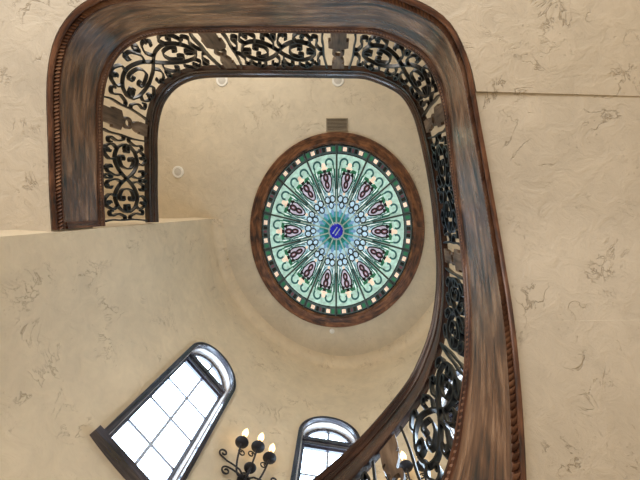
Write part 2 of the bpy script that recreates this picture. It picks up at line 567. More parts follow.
# straight walls
pc, _, _ = wall_at(A0)
WX = CEN[0] + 1.985
b_ = MB(); b_.box((WX, -3.9, Z_FLOOR), (WX + 0.3, CEN[1], Z_CEIL)); structure(b_.obj('wall_right', M['plaster_wall'], smooth=False))
b_ = MB(); b_.box((-4.4, pc.y, Z_FLOOR), (pc.x - 0.02, pc.y + 0.28, Z_CEIL)); structure(b_.obj('wall_left', M['plaster_wall'], smooth=False))
b_ = MB(); b_.box((-4.4, -3.9, 2.95), (WX, -3.6, Z_CEIL)); structure(b_.obj('wall_back', M['plaster_wall'], smooth=False))
b_ = MB(); b_.box((-4.4, -3.6, 2.95), (-4.1, pc.y, Z_CEIL)); structure(b_.obj('wall_hall', M['plaster_wall'], smooth=False))

# landing and stair undersides (plaster slabs between the stair edge and the walls)


def slab(name, inner, outer, th, mat):
    k = len(inner)
    V = inner + outer + [p + Vector((0, 0, th)) for p in inner] + [p + Vector((0, 0, th)) for p in outer]
    F = []
    for i in range(k - 1):
        F += [(i, i + 1, k + i + 1, k + i), (2 * k + i, 3 * k + i, 3 * k + i + 1, 2 * k + i + 1),
              (i, 2 * k + i, 2 * k + i + 1, i + 1), (k + i, k + i + 1, 3 * k + i + 1, 3 * k + i)]
    F += [(0, k, 3 * k, 2 * k), (k - 1, 3 * k - 1, 4 * k - 1, 2 * k + k - 1)]
    F[-1] = (k - 1, 2 * k - 1, 4 * k - 1, 3 * k - 1)
    return structure(mesh_obj(name, V, F, mat, smooth=True, angle=30))


Y1, Y2 = -0.765, 0.66
inn = []; out = []
i1 = next(i for i in range(NP) if PATH[i][0] > 0.5 and PATH[i][1] >= Y1)
i2 = next(i for i in range(NP) if PATH[i][0] > 0.5 and PATH[i][1] >= Y2)
ZS = 2.50
ZL = 2.488
for i in range(0, i1 + 1, 2):
    r, t, nn = path_frame(PLEN * i / (NP - 1))
    p = Vector((r[0], r[1], ZL)) - nn * 0.026
    # ray from the well's middle out to the hall walls; the last stretch runs level to the right wall
    d = (p - Vector((0, -0.2, ZL)))
    x1 = WX if d.x > 0 else -4.1
    tx = (x1 - p.x) / d.x if abs(d.x) > 1e-6 else 1e9
    ty = (-3.6 - p.y) / d.y if d.y < 0 else 1e9
    ty2 = (pc.y - p.y) / d.y if d.y > 1e-6 else 1e9
    q = min(tx, ty, ty2 if ty2 > 0 else 1e9)
    o = p + d * q
    if r[0] > 0.5 and r[1] > -1.3:
        u = (r[1] + 1.3) / (Y1 + 1.3)
        o = Vector((WX, -3.0 + (Y1 + 0.025 + 3.0) * u, ZL))
    if r[0] < -1.5 and r[1] > -0.6:
        o = Vector((-4.1, min(pc.y, r[1]), ZL))
    inn.append(p); out.append(o)
inn[0].y = pc.y; out[0].y = pc.y
slab('ceiling_landing', inn, out, 0.452, M['plaster_soffit'])
inn = []; out = []
for i in range(i1, i2 + 1, 2):
    r, t, nn = path_frame(PLEN * i / (NP - 1))
    u = (r[1] - Y1) / (Y2 - Y1)
    z = ZS + (PATH[i2][2] + 0.10 - ZS) * max(0, u)
    zin = r[2] + 0.03 + 0.07 * max(0, u)
    inn.append(Vector((r[0], r[1], zin)) - nn * 0.014); out.append(Vector((WX, r[1] + 0.025 * (1 - u), z)))
slab('ceiling_flight', inn, out, 0.34, M['plaster_soffit'])
inn = []; out = []
for i in range(i2, NP, 2):
    r, t, nn = path_frame(PLEN * i / (NP - 1))
    p = Vector((r[0], r[1], r[2] + 0.10 - 0.05 * min(1.0, (i - i2) / 50.0)))
    u = min(1.0, (i - i2) / 60.0)
    d = Vector((p.x - CEN[0] * 1, p.y - CEN[1] - 0.1 * (1 - u), 0)).normalized()
    a = math.degrees(atan2(d.y, d.x)) % 360
    w, _, _ = wall_at(a)
    inn.append(p - nn * 0.014); out.append(Vector((w.x, w.y, p.z)) + d * 0.02)
slab('ceiling_winder', inn, out, 0.28, M['plaster_soffit'])

# ------------------------------------------------------------------ stair stringer (the wide curved wooden band)
st = thing('stair_stringer', 'wide curved dark-stained wooden fascia band running round the stairwell edge and down the stair', 'stair trim', (-2.0, 0.1, 2.48))
zo = lambda d: (lambda r: r[2] + d)
zi = lambda d: (lambda r: r[3] + d)
sweep('face_board', [(-0.012, zo(0.10)), (0.0, zo(0.10)), (0.0, zi(-0.05)), (-0.012, zi(-0.05))], M['stringer'], st)
# bottom moulding: lip, hollow for the rope, inner bead
sweep('bottom_moulding', [(-0.012, zo(0.0)), (0.006, zo(0.0)), (0.014, zo(0.006)), (0.014, zo(0.018)), (0.004, zo(0.024)),
                          (0.004, zo(0.076)), (0.012, zo(0.080)), (0.014, zo(0.088)), (0.010, zo(0.098)), (0.0, zo(0.104)), (-0.012, zo(0.104))], M['mould'], st)
sweep('top_moulding', [(-0.012, zi(-0.055)), (0.004, zi(-0.055)), (0.014, zi(-0.045)), (0.014, zi(-0.030)), (0.024, zi(-0.022)), (0.024, zi(-0.004)),
                       (0.016, zi(0.0)), (-0.012, zi(0.0))], M['mould'], st)


def rope(name, off, zf, r, pitch, mat):
    """twisted rope moulding: slanted beads laid end to end"""
    b = MB()
    k = int(PLEN / pitch)
    for i in range(k):
        row, t, nn = path_frame((i + 0.5) * pitch)
        r2, t2, _ = path_frame((i + 0.5) * pitch + 0.02)
        slope = (zf(r2) - zf(row)) / 0.02
        T = (t + Vector((0, 0, slope))).normalized()
        Bv = T.cross(nn).normalized()
        c = Vector((row[0], row[1], zf(row))) + nn * off
        ax = (T * 0.62 + Bv * 0.78).normalized(); ay = nn; az = ax.cross(ay).normalized()
        L = r * 1.35; q = pitch * 0.42
        v = [c - ax * L, c + ax * L]
        v += [c + ay * r * 0.8 + az * 0, c + az * q, c - ay * r * 0.8, c - az * q]
        b.add(v, [(0, 2, 3), (0, 3, 4), (0, 4, 5), (0, 5, 2), (1, 3, 2), (1, 4, 3), (1, 5, 4), (1, 2, 5)],
              uv=[(i * pitch, 0)] * 6)
    return b.obj(name, mat, st, smooth=True, angle=80)


rope('rope_moulding', 0.016, lambda r: r[2] + 0.048, 0.022, 0.026, M['rope'])
rope('bead_moulding', 0.016, lambda r: r[3] - 0.037, 0.011, 0.026, M['rope'])
# the band stops at the wall with an upright end trim
row, t, nn = path_frame(0.0)
eb = MB()
for k_, (o1, o2) in enumerate(((0.0, 0.020), (0.030, 0.052))):
    p0 = Vector((row[0], row[1], 0)) + t * o1; p1 = Vector((row[0], row[1], 0)) + t * o2
    w = 0.016 if k_ == 0 else 0.008
    v = [p0 + Vector((0, 0, 2.60)), p1 + Vector((0, 0, 2.60)), p1 + nn * w + Vector((0, 0, 2.60)), p0 + nn * w + Vector((0, 0, 2.60))]
    v += [q + Vector((0, 0, 0.372)) for q in v]
    eb.add(v, [(0, 1, 2, 3), (4, 7, 6, 5), (0, 4, 5, 1), (1, 5, 6, 2), (2, 6, 7, 3), (3, 7, 4, 0)])
eb.obj('end_trim', M['mould'], st, smooth=False)

# ------------------------------------------------------------------ handrail
hr = thing('handrail', 'dark wooden moulded handrail curving above the iron panels and sweeping down the stair', 'handrail', (-2.0, 0.1, 3.9))
zr = lambda d: (lambda r: r[4] + d)
drop = lambda r: 0.10 * max(0.0, min(1.0, (3.75 - r[4]) / 0.9))      # the rail deepens on the flight
zl = lambda d: (lambda r: r[4] + d - drop(r))
sweep('rail_body', [(-0.050, zr(-0.085)), (-0.030, zr(-0.10)), (0.030, zr(-0.10)), (0.034, zr(-0.078)), (0.048, zr(-0.066)), (0.044, zr(-0.048)),
                    (0.056, zr(-0.034)), (0.056, zr(-0.014)), (0.040, zr(0.0)), (-0.040, zr(0.0)), (-0.056, zr(-0.014)), (-0.056, zr(-0.034)), (-0.044, zr(-0.048)), (-0.050, zr(-0.066))],
      M['rail'], hr, angle=55)
sweep('lower_rail', [(-0.026, zl(-0.145)), (0.026, zl(-0.145)), (0.032, zl(-0.125)), (0.024, zr(-0.10)), (-0.024, zr(-0.10)), (-0.032, zl(-0.125))], M['rail'], hr)

# ------------------------------------------------------------------ balusters: flat carved splats with a ring
BAL = [(-1.975, -0.80), (-1.05, -1.44), (0.04, -1.415), (0.895, -0.79), (1.058, 0.44), (0.34, 1.50)]
BAL_S = [nearest_s(x, y) for x, y in BAL]
BAL_LABEL = ['flat carved wooden baluster on the straight left run of the railing, nearest the wall',
             'flat carved wooden baluster just right of the upper left rounded corner',
             'flat carved wooden baluster in the middle of the top run, above the ceiling vent',
             'flat carved wooden baluster just below the upper right rounded corner',
             'flat carved wooden baluster halfway down the right side of the well',
             'flat carved wooden baluster at lower right, where the handrail sweeps over the sconce']


def baluster_mesh(h, slope):
    """splat outline (half widths by height) with a pierced ring; x along the rail, y through it"""
    b = MB()
    prof = [(0.0, 0.066), (0.20, 0.066), (0.20, 0.088), (0.37, 0.088), (0.39, 0.062), (0.415, 0.030), (0.43, 0.024)]
    prof2 = [(0.612, 0.022), (0.64, 0.022), (0.70, 0.046), (0.76, 0.056), (0.785, 0.040), (0.81, 0.040), (0.81, 0.060), (1.0, 0.060)]
    T = 0.015
    sl = lambda z: slope[0] + (slope[1] - slope[0]) * z

    def plate(pr):
        v = []; f = []
        for z, w in pr:
            for x, y in ((-w, -T), (w, -T), (w, T), (-w, T)):
                v.append((x, y, z * h + sl(z) * x))
        for i in range(len(pr) - 1):
            for k in range(4):
                f.append((i * 4 + k, i * 4 + (k + 1) % 4, i * 4 + 4 + (k + 1) % 4, i * 4 + 4 + k))
        f.append((3, 2, 1, 0)); e = (len(pr) - 1) * 4; f.append((e, e + 1, e + 2, e + 3))
        b.add(v, f, uv=[(q[2], q[0]) for q in v])
    plate(prof)
    b2 = MB()
    zc, ro, ri = 0.52 * h, 0.056, 0.032
    rz = 0.102 * h
    v = []; f = []
    n = 20
    for k in range(n):
        a = 2 * pi * k / n
        for rr, rzz, y in ((ro, rz, -T), (ro, rz, T), (ri, rz * 0.62, T), (ri, rz * 0.62, -T)):
            v.append((rr * cos(a), y, zc + rzz * sin(a) + sl(0.52) * rr * cos(a)))
    for k in range(n):
        j = (k + 1) % n
        for m in range(4):
            f.append((k * 4 + m, k * 4 + (m + 1) % 4, j * 4 + (m + 1) % 4, j * 4 + m))
    b2.add(v, f, uv=[(q[2], q[0]) for q in v])
    b3, b = b, MB()
    plate(prof2)
    return b3, b2, b


for s_, lab in zip(BAL_S, BAL_LABEL):
    row, t, nn = path_frame(s_)
    ra, _, _ = path_frame(s_ - 0.06); rb, _, _ = path_frame(s_ + 0.06)
    slope = ((rb[3] - ra[3]) / 0.12, (rb[4] - drop(rb) - ra[4] + drop(ra)) / 0.12)
    h = row[4] - 0.156 - drop(row) - row[3] - 0.004
    e = thing('baluster', lab, 'baluster', (row[0], row[1], row[3] + 0.004), 'carved wooden balusters of the stair railing')
    e.rotation_euler = (0, 0, atan2(t.y, t.x))
    p1, p2, p3 = baluster_mesh(h, slope)
    p1.obj('splat', M['baluster'], e, local=True, smooth=False)
    p2.obj('ring', M['baluster'], e, local=True, smooth=True)
    p3.obj('cap_block', M['baluster'], e, local=True, smooth=False)

# ------------------------------------------------------------------ wrought-iron scroll panels


def spline(pts, n=8):
    out = []
    for i in range(len(pts) - 1):
        p0 = pts[max(i - 1, 0)]; p1 = pts[i]; p2 = pts[i + 1]; p3 = pts[min(i + 2, len(pts) - 1)]
        for k in range(n):
            u = k / n
            out.append(tuple(0.5 * (2 * b + (c - a) * u + (2 * a - 5 * b + 4 * c - d) * u * u + (3 * b - a - 3 * c + d) * u**3)
                             for a, b, c, d in zip(p0, p1, p2, p3)))
    out.append(pts[-1])
    return out


def curl_on(pts, r, turns, sgn, n=20):
    """continue a bar from its last point in a tightening spiral; sgn +1 turns left"""
    x, y = pts[-1]; px, py = pts[-2]
    th = atan2(y - py, x - px)
    out = list(pts)
    for i in range(n):
        u = (i + 1) / n
        dth = turns * 2 * pi / n
        rr = r * (1 - 0.5 * u)
        th += sgn * dth / 2
        x += cos(th) * rr * dth; y += sin(th) * rr * dth
        th += sgn * dth / 2
        out.append((x, y))
    return out


def scroll(pts, end=None, start=None):
    c = spline(pts)
    if end: c = curl_on(c, *end)
    if start: c = curl_on(c[::-1], *start)
    return c


def mirror4(pts):
    return [pts, [(-x, y) for x, y in pts], [(x, -y) for x, y in pts], [(-x, -y) for x, y in pts]]


def bez(p0, p1, p2, p3, n=16):
    out = []
    for i in range(n + 1):
        u = i / n; w = 1 - u
        out.append(tuple(w**3 * a + 3 * w * w * u * b + 3 * w * u * u * c + u**3 * d for a, b, c, d in zip(p0, p1, p2, p3)))
    return out


def ring_pts(cx, cy, rx, ry, n=22):
    return [(cx + rx * cos(2 * pi * i / n), cy + ry * sin(2 * pi * i / n)) for i in range(n + 1)]


def panel_design():
    """scrolls of one bay in metres about its middle (half length 0.54, half height 0.36)"""
    L = []
    for sx in (-1, 1):      # ogee bars bounding the bay
        L.append(('end_bar', [(sx * x, y) for x, y in scroll([(0.55, 0.355), (0.535, 0.25), (0.52, 0.08), (0.522, -0.10), (0.512, -0.25), (0.525, -0.355)])]))
    Q = [
        # long S bars crossing at the middle and closing a round on either side
        scroll([(0.0, 0.0), (0.09, 0.115), (0.22, 0.185), (0.35, 0.145), (0.415, 0.055)], (0.064, 0.72, -1)),
        # heart scrolls inside each round
        scroll([(0.125, 0.0), (0.145, 0.075), (0.215, 0.115)], (0.048, 0.72, -1)),
        # scrolls rising beside the middle to the rails
        scroll([(0.055, 0.07), (0.022, 0.175), (0.052, 0.275)], (0.052, 0.72, -1)),
        # scrolls on the shoulder of each round
        scroll([(0.225, 0.19), (0.205, 0.265), (0.25, 0.325)], (0.048, 0.72, -1)),
        scroll([(0.345, 0.15), (0.385, 0.215), (0.36, 0.29)], (0.046, 0.72, 1)),
        # corner and end scrolls
        scroll([(0.470, 0.06), (0.440, 0.145), (0.462, 0.23)], (0.040, 0.7, 1), (0.032, 0.6, 1)),
    ]
    for q in Q:
        for c in mirror4(q):
            L.append(('scroll', c))
    for sy in (-1, 1):
        L.append(('spear', [(x, sy * y) for x, y in scroll([(0.0, 0.355), (0.022, 0.30), (0.0, 0.235), (-0.022, 0.30), (0.0, 0.355)])]))
        for sx in (-1, 1):
            L.append(('link', [(sx * x, sy * y) for x, y in ((0.10, 0.285), (0.105, 0.32), (0.105, 0.36))]))
            L.append(('link', [(sx * x, sy * y) for x, y in ((0.29, 0.335), (0.295, 0.345), (0.295, 0.36))]))
    return L


DESIGN = panel_design()


def open_design():
    """the bays of the sweeping flight: fewer and larger scrolls"""
    L = [d for d in DESIGN if d[0] == 'end_bar']
    Q = [scroll([(0.0, 0.0), (0.10, 0.125), (0.25, 0.215), (0.39, 0.165), (0.45, 0.055)], (0.078, 0.72, -1)),
         scroll([(0.14, 0.0), (0.16, 0.075), (0.23, 0.115)], (0.056, 0.70, -1)),
         scroll([(0.065, 0.08), (0.022, 0.195), (0.07, 0.29)], (0.066, 0.70, -1)),
         scroll([(0.40, 0.16), (0.425, 0.235), (0.375, 0.31)], (0.062, 0.70, 1))]
    for q in Q:
        for c in mirror4(q):
            L.append(('scroll', c))
    L += [d for d in DESIGN if d[0] == 'link' and abs(d[1][0][0]) < 0.2]
    return L


OPEN_DESIGN = open_design()


def ribbon(b, P3, N3, w, d):
    """flat bar: w wide in the panel's face, d deep through it"""
    k = len(P3)
    v = []; f = []
    for i in range(k):
        t = (P3[min(i + 1, k - 1)] - P3[max(i - 1, 0)])
        if t.length < 1e-7: t = Vector((0, 0, 1))
        t.normalize()
        nn = N3[i]
        side = t.cross(nn)
        if side.length < 1e-6: side = Vector((0, 0, 1))
        side.normalize()
        p = P3[i]
        v += [p - side * w - nn * d, p + side * w - nn * d, p + side * w + nn * d, p - side * w + nn * d]
    for i in range(k - 1):
        for m in range(4):
            f.append((i * 4 + m, i * 4 + (m + 1) % 4, i * 4 + 4 + (m + 1) % 4, i * 4 + 4 + m))
    f.append((3, 2, 1, 0)); e = (k - 1) * 4; f.append((e, e + 1, e + 2, e + 3))
    b.add(v, f)


def iron_panel(s0, s1, label, open_work=False):
    row, t, nn = path_frame((s0 + s1) / 2)
    e = thing('railing_panel', label, 'iron railing', (row[0], row[1], row[3]), 'wrought-iron scroll panels of the stair railing')
    ln = s1 - s0
    # a long bay repeats the design
    reps = 2 if open_work else max(1, round(ln / 1.15))
    for rep in range(reps):
        a0 = s0 + ln * rep / reps; a1 = s0 + ln * (rep + 1) / reps
        for kind, pts in (OPEN_DESIGN if open_work else DESIGN):
            P3 = []; N3 = []
            for x, y in pts:
                s = (a0 + a1) / 2 + x / 0.55 * (a1 - a0) / 2
                r, t, nn = path_frame(s)
                lo = r[3] + 0.012; hi = r[4] - 0.157 - drop(r)
                yy = max(-0.97, min(0.97, y / 0.36))
                P3.append(Vector((r[0], r[1], lo + (hi - lo) * (yy * 0.5 + 0.5))))
                N3.append(nn)
            b = MB()
            ribbon(b, P3, N3, 0.0075, 0.020 if open_work else 0.017)
            b.obj(kind, M['iron'], e, smooth=True, angle=50)
    return e


bounds = [0.02] + BAL_S + [PLEN - 0.02]
PANEL_LABEL = ['wrought-iron scroll panel between the left end wall and the first wooden baluster',
               'wrought-iron scroll panel bent round the upper left corner of the well',
               'straight wrought-iron scroll panel along the top between two wooden balusters',
               'wrought-iron scroll panel bent round the upper right corner of the well',
               'steeply foreshortened wrought-iron scroll panel on the right, beside the skylight',
               'wrought-iron scroll panel curving down the lower right of the stair',
               'wrought-iron scroll panel under the handrail end, in front of the middle arched window']
for i in range(7):
    a = bounds[i] + (0.11 if i else 0.0); b = bounds[i + 1] - (0.11 if i < 6 else 0)
    iron_panel(a, b, PANEL_LABEL[i], i >= 5)

# ------------------------------------------------------------------ stained-glass skylight
sk = thing('skylight', 'large oval stained-glass skylight in a broad dark wooden ring on the ceiling', 'skylight', (DC[0], DC[1], Z_CEIL))
DOME_H = 0.22
ZG = Z_CEIL + 0.03


def dome(rho, th, lift=0.0):
    return Vector((DC[0] + DA * rho * cos(th), DC[1] + DB * rho * sin(th), ZG + DOME_H * (1 - rho * rho) - lift))


# wooden ring
b = MB(); V = []; F = []; U = []
prof = [(0.0, 0.10), (0.0, 0.0), (0.012, -0.028), (0.028, -0.034), (0.034, -0.022), (0.15, -0.030), (0.166, -0.036), (0.178, -0.022), (0.178, 0.0), (0.178, 0.10)]
n = 112; K = len(prof)
for k in range(n):
    a = 2 * pi * k / n
    nx, ny = cos(a) / DA, sin(a) / DB
    l = hypot(nx, ny); nx /= l; ny /= l
    for j, (o, z) in enumerate(prof):
        V.append((DC[0] + DA * cos(a) + nx * o, DC[1] + DB * sin(a) + ny * o, Z_CEIL + z)); U.append((a * 1.4, o))
for k in range(n):
    j = (k + 1) % n
    for m in range(K - 1):
        F.append((k * K + m, k * K + m + 1, j * K + m + 1, j * K + m))
mesh_obj('ring', V, F, M['ring'], sk, uvs=U, angle=40)

NS = 14
SEC = 2 * pi / NS
GL = ['field', 'mid', 'deep', 'deep2', 'lead', 'green', 'teal', 'cream', 'maroon', 'pink', 'pale', 'border', 'sky', 'white']
GM = [M['g_' + g] for g in GL]


def sector(th0):
    """one glass petal: field pieces as bands, then the motif's pieces lying just under it"""
    b = MB()
    half = SEC / 2

    def band(r0, r1, mat, f0=-0.5, f1=0.5, lift=0.0, nr=3, na=6):
        v = []; f = []
        for i in range(nr + 1):
            for k in range(na + 1):
                v.append(dome(r0 + (r1 - r0) * i / nr, th0 + SEC * (f0 + (f1 - f0) * k / na), lift))
        for i in range(nr):
            for k in range(na):
                q = i * (na + 1) + k
                f.append((q, q + 1, q + na + 2, q + na + 1))
        b.add(v, f, GL.index(mat))

    def P(w, rho, lift):
        return dome(hypot(w, rho), th0 + atan2(w, rho), lift)

    m = MB()

    def poly(pts, mat, lift):
        m.add([P(w, r, lift) for w, r in pts], [tuple(range(len(pts)))], GL.index(mat))

    def stroke(pts, hw, mat, lift):
        v = []; f = []
        for i, (w, r) in enumerate(pts):
            a = pts[max(i - 1, 0)]; c = pts[min(i + 1, len(pts) - 1)]
            dx, dy = c[0] - a[0], c[1] - a[1]; l = hypot(dx, dy) or 1
            nx, ny = -dy / l * hw, dx / l * hw
            v += [P(w - nx, r - ny, lift), P(w + nx, r + ny, lift)]
        for i in range(len(pts) - 1):
            f.append((2 * i, 2 * i + 1, 2 * i + 3, 2 * i + 2))
        m.add(v, f, GL.index(mat))

    def ell(cw, cr, rw, rr, n=14):
        return [(cw + rw * cos(2 * pi * i / n), cr + rr * sin(2 * pi * i / n)) for i in range(n)]
    # field
    band(0.09, 0.17, 'deep'); band(0.17, 0.235, 'deep2'); band(0.235, 0.52, 'mid'); band(0.52, 0.90, 'field'); band(0.90, 1.0, 'border', nr=1)
    # border blocks
    for f0 in (-0.25, 0.25):
        band(0.928, 0.972, 'cream', f0 - 0.06, f0 + 0.06, 0.004, 1, 1)
    for f0 in (-0.40, -0.10, 0.10, 0.40):
        band(0.925, 0.975, 'green' if abs(f0) > 0.2 else 'lead', f0 - 0.045, f0 + 0.045, 0.004, 1, 1)
    for f0 in (0.0,):
        band(0.93, 0.97, 'maroon', f0 - 0.03, f0 + 0.03, 0.004, 1, 1)
    band(0.985, 1.0, 'lead', lift=0.005, nr=1)
    band(0.893, 0.903, 'lead', lift=0.005, nr=1)
    # stripes beside the ribs
    for s in (-1, 1):
        for f0, wd, mat in ((0.415, 0.018, 'teal'), (0.355, 0.014, 'white'), (0.30, 0.008, 'teal')):
            pts = [(s * r * math.tan(SEC * f0), r) for r in (0.30, 0.45, 0.6, 0.72)]
            stroke(pts, wd * 0.5, mat, 0.004)
        # volutes
        vol = []
        for i in range(18):
            a = -0.6 + 4.3 * i / 17
            rr = 0.062 - 0.0018 * i
            vol.append((s * (0.072 + rr * cos(a)), 0.795 + rr * sin(a)))
        stroke(vol, 0.011, 'teal', 0.006)
        stroke([(s * 0.128, 0.76), (s * 0.125, 0.70), (s * 0.105, 0.62)], 0.007, 'green', 0.006)
        # leaves
        poly([(s * 0.01, 0.70), (s * 0.05, 0.745), (s * 0.105, 0.735), (s * 0.09, 0.705), (s * 0.05, 0.70)], 'green', 0.008)
        poly([(s * 0.028, 0.675), (s * 0.060, 0.72), (s * 0.085, 0.665), (s * 0.06, 0.66)], 'lead', 0.0085)
        # shield outline
        stroke([(s * 0.060, 0.70), (s * 0.072, 0.62), (s * 0.056, 0.55), (s * 0.028, 0.49), (0, 0.47)], 0.008, 'lead', 0.010)
        stroke([(s * 0.094, 0.68), (s * 0.098, 0.60), (s * 0.075, 0.52), (s * 0.040, 0.455)], 0.005, 'teal', 0.010)
        # small circle pairs nearer the middle
        stroke(ell(s * 0.034, 0.385, 0.034, 0.040) + [(s * 0.034 + 0.034, 0.385)], 0.007, 'lead', 0.010)
        poly(ell(s * 0.034, 0.385, 0.024, 0.030), 'pale', 0.007)
        poly(ell(s * 0.046, 0.315, 0.012, 0.016), 'sky', 0.008)
    poly([(-0.055, 0.70), (0.055, 0.70), (0.066, 0.62), (0.050, 0.55), (0.024, 0.49), (0, 0.47), (-0.024, 0.49), (-0.050, 0.55), (-0.066, 0.62)], 'pink', 0.006)
    for cr, rr, rw in ((0.645, 0.046, 0.030), (0.56, 0.042, 0.025)):
        poly(ell(0, cr, rw + 0.008, rr + 0.008), 'lead', 0.012)
        poly(ell(0, cr, rw * 0.72, rr * 0.76), 'maroon', 0.014)
        poly(ell(0, cr, rw * 0.28, rr * 0.42), 'pink', 0.016)
    # flower
    poly(ell(0, 0.785, 0.026, 0.026), 'cream', 0.010)
    poly([(-0.05, 0.745), (-0.02, 0.735), (0.02, 0.735), (0.05, 0.745), (0.02, 0.765), (-0.02, 0.765)], 'cream', 0.0105)
    poly([(-0.018, 0.70), (0.018, 0.70), (0.024, 0.735), (-0.024, 0.735)], 'lead', 0.011)
    # little cross below the shield and heart
    poly([(-0.012, 0.435), (0.012, 0.435), (0.020, 0.455), (0, 0.475), (-0.020, 0.455)], 'cream', 0.009)
    stroke(ell(0, 0.315, 0.030, 0.036) + [(0.030, 0.315)], 0.007, 'lead', 0.010)
    poly(ell(0, 0.315, 0.022, 0.028), 'pale', 0.009)
    poly([(0, 0.17), (0.022, 0.24), (0, 0.275), (-0.022, 0.24)], 'sky', 0.008)
    # pale blocks either side
    panel = b.obj('glass_petal', GM, sk, smooth=True)
    mo = m.obj('motif', GM, panel, smooth=False)
    return panel


def parented(child_builder):
    return child_builder


for k in range(NS):
    sector(k * SEC)
rb = None
for k in range(NS):
    b = MB()
    th = (k + 0.5) * SEC
    pts = [dome(r, th, 0.012) for r in (0.50, 0.6, 0.7, 0.8, 0.9, 1.0)]
    b.tube(pts, 0.015, 6, 0)
    b.tube([dome(r, th, 0.012) for r in (0.085, 0.2, 0.3, 0.4, 0.50)], 0.012, 6, 1)  # inner half pale: reflected window light put into its colour
    b.obj('rib', [M['came'], M['came_pale']], sk)
b = MB()
bpts = []
K = 7; n = 28
V = []; F = []
for i in range(K):
    rho = 0.098 * (1 - i / (K - 1)) + 0.001
    for k in range(n):
        th = 2 * pi * k / n
        p = dome(rho, th); p.z = ZG + DOME_H - 0.012 - 0.05 * (1 - (rho / 0.099)**2)
        V.append(p)
for i in range(K - 1):
    for k in range(n):
        j = (k + 1) % n
        F.append((i * n + k, i * n + j, (i + 1) * n + j, (i + 1) * n + k))
boss = mesh_obj('boss', V, F, M['g_blue'], sk); boss['label'] = 'cobalt blue glass boss'
b = MB(); b.tube([dome(0.100, 2 * pi * k / 32, 0.014) for k in range(32)], 0.014, 6, closed=True); b.obj('boss_rim', M['came_pale'], sk)
b = MB()
for o in (-0.022, 0.022):
    q = []
    for i in range(7):
        x = (-0.055 + 0.11 * i / 6) * 0.7 + o; y = -(-0.055 + 0.11 * i / 6) + o * 0.6
        rr = min(1, hypot(x / DA, y / DB) / 0.098)
        q.append(Vector((DC[0] + x, DC[1] + y, ZG + DOME_H - 0.012 - 0.05 * (1 - rr**2) - 0.003)))
    b.tube(q, 0.009, 5)
b.obj('boss_bar', M['came_pale'], sk)

# ------------------------------------------------------------------ ceiling fittings


def downlight(x, y, r, label):
    e = thing('downlight', label, 'ceiling light', (x, y, Z_CEIL), 'recessed ceiling lights')
    b = MB()
    b.lathe([(r * 0.62, -0.004), (r * 0.66, -0.016), (r * 0.92, -0.016), (r, -0.006), (r, 0.0), (r * 0.62, 0.0)], 28)
    b.obj('trim_ring', M['white'], e, local=True)
    b = MB(); b.lathe([(r * 0.63, -0.012), (r * 0.40, -0.016), (r * 0.1, -0.018), (0.001, -0.018)], 28)
    b.obj('lens', M['lens'], e, local=True)
    return e


downlight(-2.54, -0.58, 0.095, 'round white recessed light on the bare ceiling left of the skylight')
downlight(-1.784, -2.00, 0.095, 'recessed light half hidden by the handrail near the upper left corner')
downlight(0.039, -1.975, 0.095, 'recessed light half hidden by the handrail right above the ceiling vent')

ve = thing('ceiling_vent', 'small grey louvred air vent on the ceiling touching the top of the skylight ring', 'vent', (0.027, -1.30, Z_CEIL))
b = MB()
for lo, hi in (((-0.17, -0.10), (0.17, -0.085)), ((-0.17, 0.085), (0.17, 0.10)), ((-0.17, -0.085), (-0.152, 0.085)), ((0.152, -0.085), (0.17, 0.085))):
    b.box((lo[0], lo[1], -0.014), (hi[0], hi[1], 0.0))
b.obj('frame', M['vent'], ve, local=True, smooth=False)
b = MB(); b.box((-0.152, -0.085, -0.003), (0.152, 0.085, 0.0)); b.obj('backing', M['vent_dark'], ve, local=True, smooth=False)
for i in range(8):
    y = -0.074 + 0.148 * i / 7
    b = MB(); b.add([(-0.152, y - 0.006, -0.004), (0.152, y - 0.006, -0.004), (0.152, y + 0.006, -0.012), (-0.152, y + 0.006, -0.012),
                     (-0.152, y - 0.006, -0.002), (0.152, y - 0.006, -0.002), (0.152, y + 0.006, -0.010), (-0.152, y + 0.006, -0.010)],
                    [(0, 1, 2, 3), (4, 7, 6, 5), (0, 4, 5, 1), (1, 5, 6, 2), (2, 6, 7, 3), (3, 7, 4, 0)])
    b.obj('slat', M['vent'], ve, local=True, smooth=False)

sp = thing('sprinkler', 'tiny white sprinkler disc on the ceiling just below the skylight ring', 'sprinkler', (-0.042, 2.03, Z_CEIL))
b = MB(); b.lathe([(0.042, 0.0), (0.042, -0.008), (0.030, -0.014), (0.001, -0.014)], 20); b.obj('cover_plate', M['white'], sp, local=True)
b = MB(); b.lathe([(0.014, -0.013), (0.012, -0.022), (0.001, -0.024)], 12); b.obj('cap', M['white'], sp, local=True)

# ------------------------------------------------------------------ arched windows (built once, copied)


